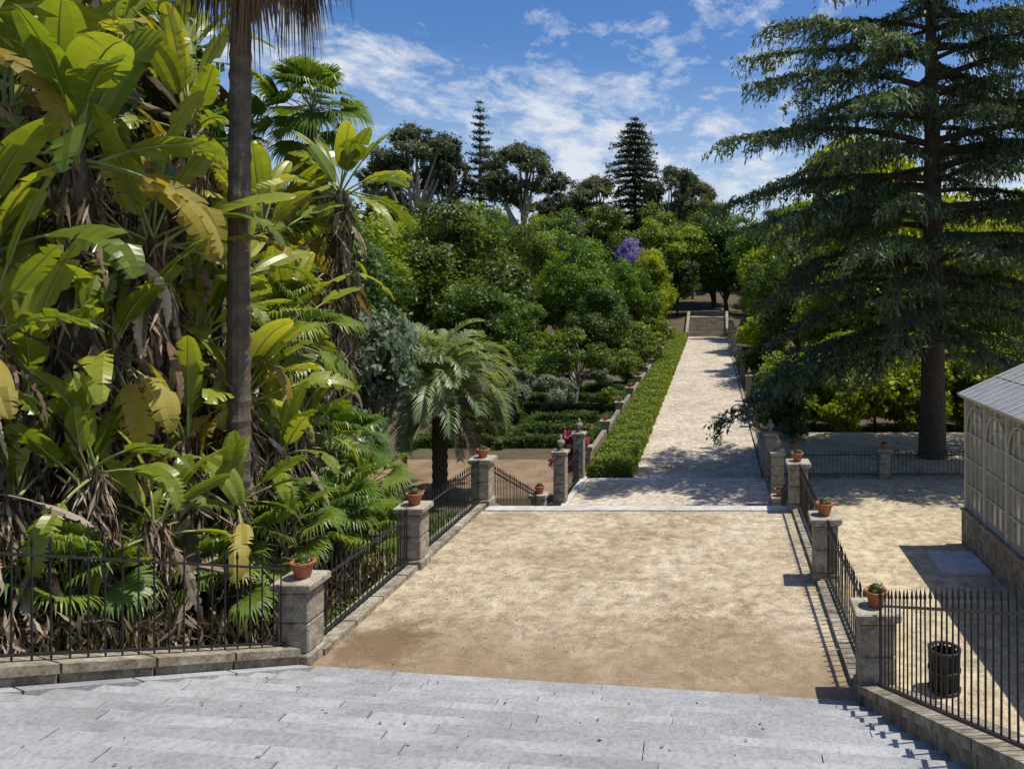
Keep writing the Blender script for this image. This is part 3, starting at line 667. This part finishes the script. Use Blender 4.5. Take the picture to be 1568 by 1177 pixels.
def fanleaf(b,base,az,el,pet,R,mat,tone,spread=2.4,ns=26,droop=.35):
    h=np.array([math.cos(az),math.sin(az),0]);s=np.array([-h[1],h[0],0]);e=math.radians(el)
    d=h*math.cos(e)+ZU*math.sin(e);hub=np.array(base)+d*pet-ZU*pet*.08
    tube(b,[base,(np.array(base)+hub)/2+ZU*.03,hub],[.018,.012,.01],5,3,.5,False)
    e2=e-math.radians(U(15,45));d2=h*math.cos(e2)+ZU*math.sin(e2);roll=U(-.5,.5);n0=np.cross(d2,s);n0/=np.linalg.norm(n0);s2=s*math.cos(roll)+n0*math.sin(roll);n2=np.cross(d2,s2)
    V=[];F=[];tn=[]
    for i in range(ns):
        t=(i/(ns-1)-.5)*spread;u=d2*math.cos(t)+s2*math.sin(t)+n2*(.12+.1*abs(t));w=-d2*math.sin(t)+s2*math.cos(t)
        r=R*(1-.12*abs(t))*U(.9,1.05);hw=.026*R/.7
        a=hub+u*r*.05;m=hub+u*r*.55;q=hub+u*r*.8-ZU*r*droop*.25+rng.normal(size=3)*.01;tip=hub+u*r*.98-ZU*r*droop*U(.6,1.3)
        k=len(V);V+=[a-w*.004,a+w*.004,m+w*hw,m-w*hw,q+w*hw*.6,q-w*hw*.6,tip+w*.002,tip-w*.002]
        F+=[[k,k+1,k+2,k+3],[k+3,k+2,k+4,k+5],[k+5,k+4,k+6,k+7]];v=tone+U(-.1,.1);tn+=[v-.05,v,v+.08]
    b.add(V,F,mat,np.clip(tn,0,1))
def fanpalm(name,seed,trunk,nl,R,pet,dead=12,tr=.11,lo=-30):
    global rng;keep=rng;rng=np.random.default_rng(seed);b=B()
    zz=np.linspace(-trunk,0,max(6,int(trunk*6)));rr=tr*(1+.12*np.where(np.arange(len(zz))%2,1,-.5));tube(b,np.stack([zz*0,zz*0,zz],1),rr,10,0,.4,False)
    for k in range(nl):
        f=k/nl;fanleaf(b,[0,0,U(-.15,.1)],k*2.4+U(-.3,.3),85-(85-lo)*f+U(-8,8),pet*U(.8,1.15),R*U(.85,1.1),1,U(.3,.85))
    for k in range(dead): fanleaf(b,[0,0,-.2-U(0,.9)],U(0,6.3),U(-85,-55),pet*.7,R*.9,2,U(.2,.9),1.6,16,.5)
    m=b.mesh(name,[M_pbark,L_fan,L_dead,L_rib]);rng=keep;return m
FP=[fanpalm('fan_palm_a',80,9,34,.75,.75),fanpalm('fan_palm_b',81,5,26,.7,.7)]
FL=[fanpalm('fan_low_%d'%i,90+i,1.5,22,.75,.75,3,.09,5) for i in range(3)]
place(FP[0],'fan_palm',(-10.3,19,9.6),1.1,1);place(FP[0],'fan_palm',(-12.2,18,8.6),1,3);place(FP[1],'fan_palm',(-8.0,14,4.2),1,2)
place(FP[0],'fan_palm',(-11.2,20.5,6.2),1,2.5)
for i,(x,y,z,s) in enumerate([(-8.0,15.5,1.7,.95),(-8.0,17,.6,.85),(-7.1,14,.8,.9),(-6.95,12,1.0,.8),(-7.3,10.8,.7,.8),(-8.0,9.2,1.3,.8),(-8.3,10,1.0,.9),(-7.1,16,-.3,.75)]):
    place(FL[i%3],'low_fan_palm',(x,y,z),s,U(0,6.28))
# tall skinny palm with dead skirt
b=B();n=140;zt=12.5;zz=np.linspace(-2,zt,n);rr=np.interp(zz,[-2,0,zt],[.2,.165,.135])*(1+.14*((np.arange(n)%3)==0)*U(.5,1,n));
b2=np.stack([.12*np.sin(zz*.2),.03*np.sin(zz*.7),zz],1);tube(b,b2,rr,12,0,.75,False,False)
hx=.12*math.sin(zt*.2)
for k in range(34): fanleaf(b,[hx,0,zt+.1],k*2.4,85-80*k/34,1.2,1.0,1,U(.2,.7),2.6,30,.5)
for k in range(34): fanleaf(b,[hx,0,zt+.1-U(0,.3)],U(0,6.3),U(-60,-20),U(.5,1.2),.9,2,U(.05,.6),1.8,22,.9)
for k in range(6): fanleaf(b,[hx,0,zt-.2],U(-1.2,.8),U(-65,-35),U(1.2,1.7),.8,2,U(.05,.5),1.5,20,1.1)
place(b.mesh('washingtonia_palm',[M_pbark,L_fan,L_dead,L_rib]),'washingtonia_palm',(-7.5,11.6,-.9))
# jelly palm (feather fronds)
def frond(b,base,az,el,L,bend,tone,mat=1,nlf=46,ll=.5):
    h=np.array([math.cos(az),math.sin(az),0]);s=np.array([-h[1],h[0],0]);e=math.radians(el);p=np.array(base,float);n=16;st=[]
    for i in range(n+1):
        d=h*math.cos(e)+ZU*math.sin(e);st.append((p.copy(),d));p=p+d*L/n;e-=math.radians(bend)/n*(.4+1.3*i/n)
    PP=np.array([q[0] for q in st]);DD=np.array([q[1] for q in st]);tube(b,PP,np.linspace(.035,.006,n+1),5,3,.5,False)
    V=[];F=[];tn=[]
    for i in range(nlf):
        t=.16+.84*i/nlf;x=t*n;k0=min(n-1,int(x));fr=x-k0;P=PP[k0]*(1-fr)+PP[k0+1]*fr;d=DD[k0];nn=np.cross(d,s)
        l=ll*(math.sin(PI*min(1,(t-.10)*1.05))**.5 if t<.97 else .3)*U(.85,1.1)
        for sg in (-1,1):
            u=nrm(d*.75+s*sg*.75+nn*.45+rng.normal(size=3)*.07);w=nrm(np.cross(u,nn+s*.3))*.019
            m=P+u*l*.55;tip=P+u*l-ZU*l*U(.15,.4)
            k=len(V);V+=[P-w,P+w,m+w,m-w,tip+w*.1,tip-w*.1];F+=[[k,k+1,k+2,k+3],[k+3,k+2,k+4,k+5]];v=tone+U(-.12,.12);tn+=[v,v+.1]
    b.add(V,F,mat,np.clip(tn,0,1))
b=B();zz=np.linspace(-.3,3.6,26);tube(b,np.stack([0*zz,0*zz,zz],1),.27*(1+.12*((np.arange(26)%2)*1.)),12,0,.4,False,False)
for k in range(84):
    f=k/84;frond(b,[U(-.1,.1),U(-.1,.1),3.6+U(-.1,.2)],k*2.4+U(-.2,.2),88-74*f+U(-6,6),U(3.1,3.9),U(95,145),U(.25,.85),1,56,.6)
for k in range(18): frond(b,[0,0,3.4],U(0,6.3),U(-40,0),2.6,60,U(.1,.6),2,34,.45)
place(b.mesh('jelly_palm',[M_pbark,L_butia,L_dead,L_rib]),'jelly_palm',(-10.9,29.4,-2.95),(1.02,1.02,1.1))
# undergrowth
b=B();n=26000;Y=U(4.5,26,n);X=-6.05-np.maximum(0,(10.2-Y))*.42-np.abs(rng.normal(size=n))*1.6
Z=np.array([bank(y) for y in Y]);T=rng.normal(size=(n,3))*.45+[0,0,1];l=U(.06,.26,n)
leaves(b,np.stack([X,Y,Z+l*.8],1),rng.normal(size=(n,3)),l,.07,0,np.clip(rng.normal(.4,.25,n),0,1),T)
n=9000;Y=U(4.5,26,n);X=-6.05-np.maximum(0,(10.2-Y))*.42-np.abs(rng.normal(size=n))*1.6;Z=np.array([bank(y) for y in Y])
leaves(b,np.stack([X,Y,Z+U(.0,.5,n)],1),rng.normal(size=(n,3))*.5+[0,0,1],.05,.5,1,U(0,1,n))
n=7000;Y=U(5,15,n);X=-6.3-np.maximum(0,(10.2-Y))*.42-np.abs(rng.normal(size=n))*1.2;Z=np.array([bank(y) for y in Y])
leaves(b,np.stack([X,Y,Z+U(.0,.9,n)],1),rng.normal(size=(n,3)),.14,.14,2,U(0,1,n)**1.5,rng.normal(size=(n,3))*.5+[0,0,1])
place(b.mesh('undergrowth',[L_fan,L_mid,L_dead]),'undergrowth')
b=B();n=700;X=np.clip(-5.3+np.abs(rng.normal(size=n))*1.6,-5.35,1.6);Y=U(9.9,17.2,n)
leaves(b,np.stack([X,Y,np.full(n,.012)],1),rng.normal(size=(n,3))*.25+[0,0,1],.014,.5,0,U(0,.8,n))
n=160;K=rng.integers(1,15,n);X=U(-6,1.6,n);Y=9.43-.12*X-.4*K-U(.02,.36,n)
leaves(b,np.stack([X,Y,K*.16+.012],1),rng.normal(size=(n,3))*.2+[0,0,1],.02,.5,0,U(0,.8,n))
place(b.mesh('fallen_leaves',[L_dead]),'fallen_leaves')

# ------------------------------------------------------------ light, sky, camera
sd=Vector((.41,.06,1.0)).normalized()
sun=bpy.data.lights.new('sun','SUN');sun.energy=5.0;sun.angle=math.radians(.5);sun.color=(1,.95,.87)
so=bpy.data.objects.new('sun',sun);scene.collection.objects.link(so);so.rotation_euler=sd.to_track_quat('Z','Y').to_euler()
w=bpy.data.worlds.new('World');scene.world=w;w.use_nodes=True;nt=w.node_tree;nt.nodes.clear()
out=nt.nodes.new('ShaderNodeOutputWorld');bg=nt.nodes.new('ShaderNodeBackground');nt.links.new(bg.outputs[0],out.inputs[0]);bg.inputs[1].default_value=.145
sk=nt.nodes.new('ShaderNodeTexSky');sk.sky_type='NISHITA';sk.sun_disc=False;sk.sun_elevation=math.asin(sd.z);sk.sun_rotation=math.atan2(sd.x,sd.y)
hs=nt.nodes.new('ShaderNodeHueSaturation');hs.inputs['Hue'].default_value=.51;hs.inputs['Saturation'].default_value=1.4;hs.inputs['Value'].default_value=.9;nt.links.new(sk.outputs[0],hs.inputs['Color'])
tc=nt.nodes.new('ShaderNodeTexCoord');sx=nt.nodes.new('ShaderNodeSeparateXYZ');nt.links.new(tc.outputs['Generated'],sx.inputs[0])
def mth(op,a,b_): return mathn(nt,op,a,b_)
zz=mth('ADD',mth('MAXIMUM',sx.outputs[2],0),.17)
cx=nt.nodes.new('ShaderNodeCombineXYZ');nt.links.new(mth('DIVIDE',sx.outputs[0],zz),cx.inputs[0]);nt.links.new(mth('DIVIDE',sx.outputs[1],zz),cx.inputs[1])
mp=nt.nodes.new('ShaderNodeMapping');mp.inputs['Rotation'].default_value=(0,0,.8);mp.inputs['Scale'].default_value=(1.,.8,1);mp.inputs['Location'].default_value=(5.1,2.7,0);nt.links.new(cx.outputs[0],mp.inputs[0])
n1=noise(nt,5.5,10,.66,mp.outputs[0],.35);n3=noise(nt,15,6,.6,mp.outputs[0],.2);n2=noise(nt,1.1,5,.55,mp.outputs[0],.5)
f=mth('ADD',mth('ADD',mth('MULTIPLY',n1,.42),mth('MULTIPLY',n3,.18)),mth('MULTIPLY',n2,.45))
# more cloud toward the tree line
f=mth('ADD',f,mth('MULTIPLY',mth('SUBTRACT',.24,sx.outputs[2]),.16))
cl=ramp(nt,f,[(.505,g3(.0)),(.56,g3(.38)),(.62,g3(.85))])
hz=ramp(nt,sx.outputs[2],[(.06,g3(.5)),(.30,g3(0))])
base=mixc(nt,hz,hs.outputs[0],(3.9,4.6,5.7))
col=mixc(nt,cl,base,(5.6,5.8,6.2));nt.links.new(col,bg.inputs[0])
cam=bpy.data.cameras.new('camera');co=bpy.data.objects.new('camera',cam);scene.collection.objects.link(co);scene.camera=co
co.location=(0,0,5);co.rotation_euler=(PI/2,0,0);cam.sensor_width=36;cam.lens=36*1150/1568;cam.shift_x=-316/1568;cam.shift_y=-138.5/1568;cam.clip_end=6000;cam.clip_start=.1
scene.view_settings.view_transform='Standard';scene.view_settings.look='None';scene.view_settings.exposure=0
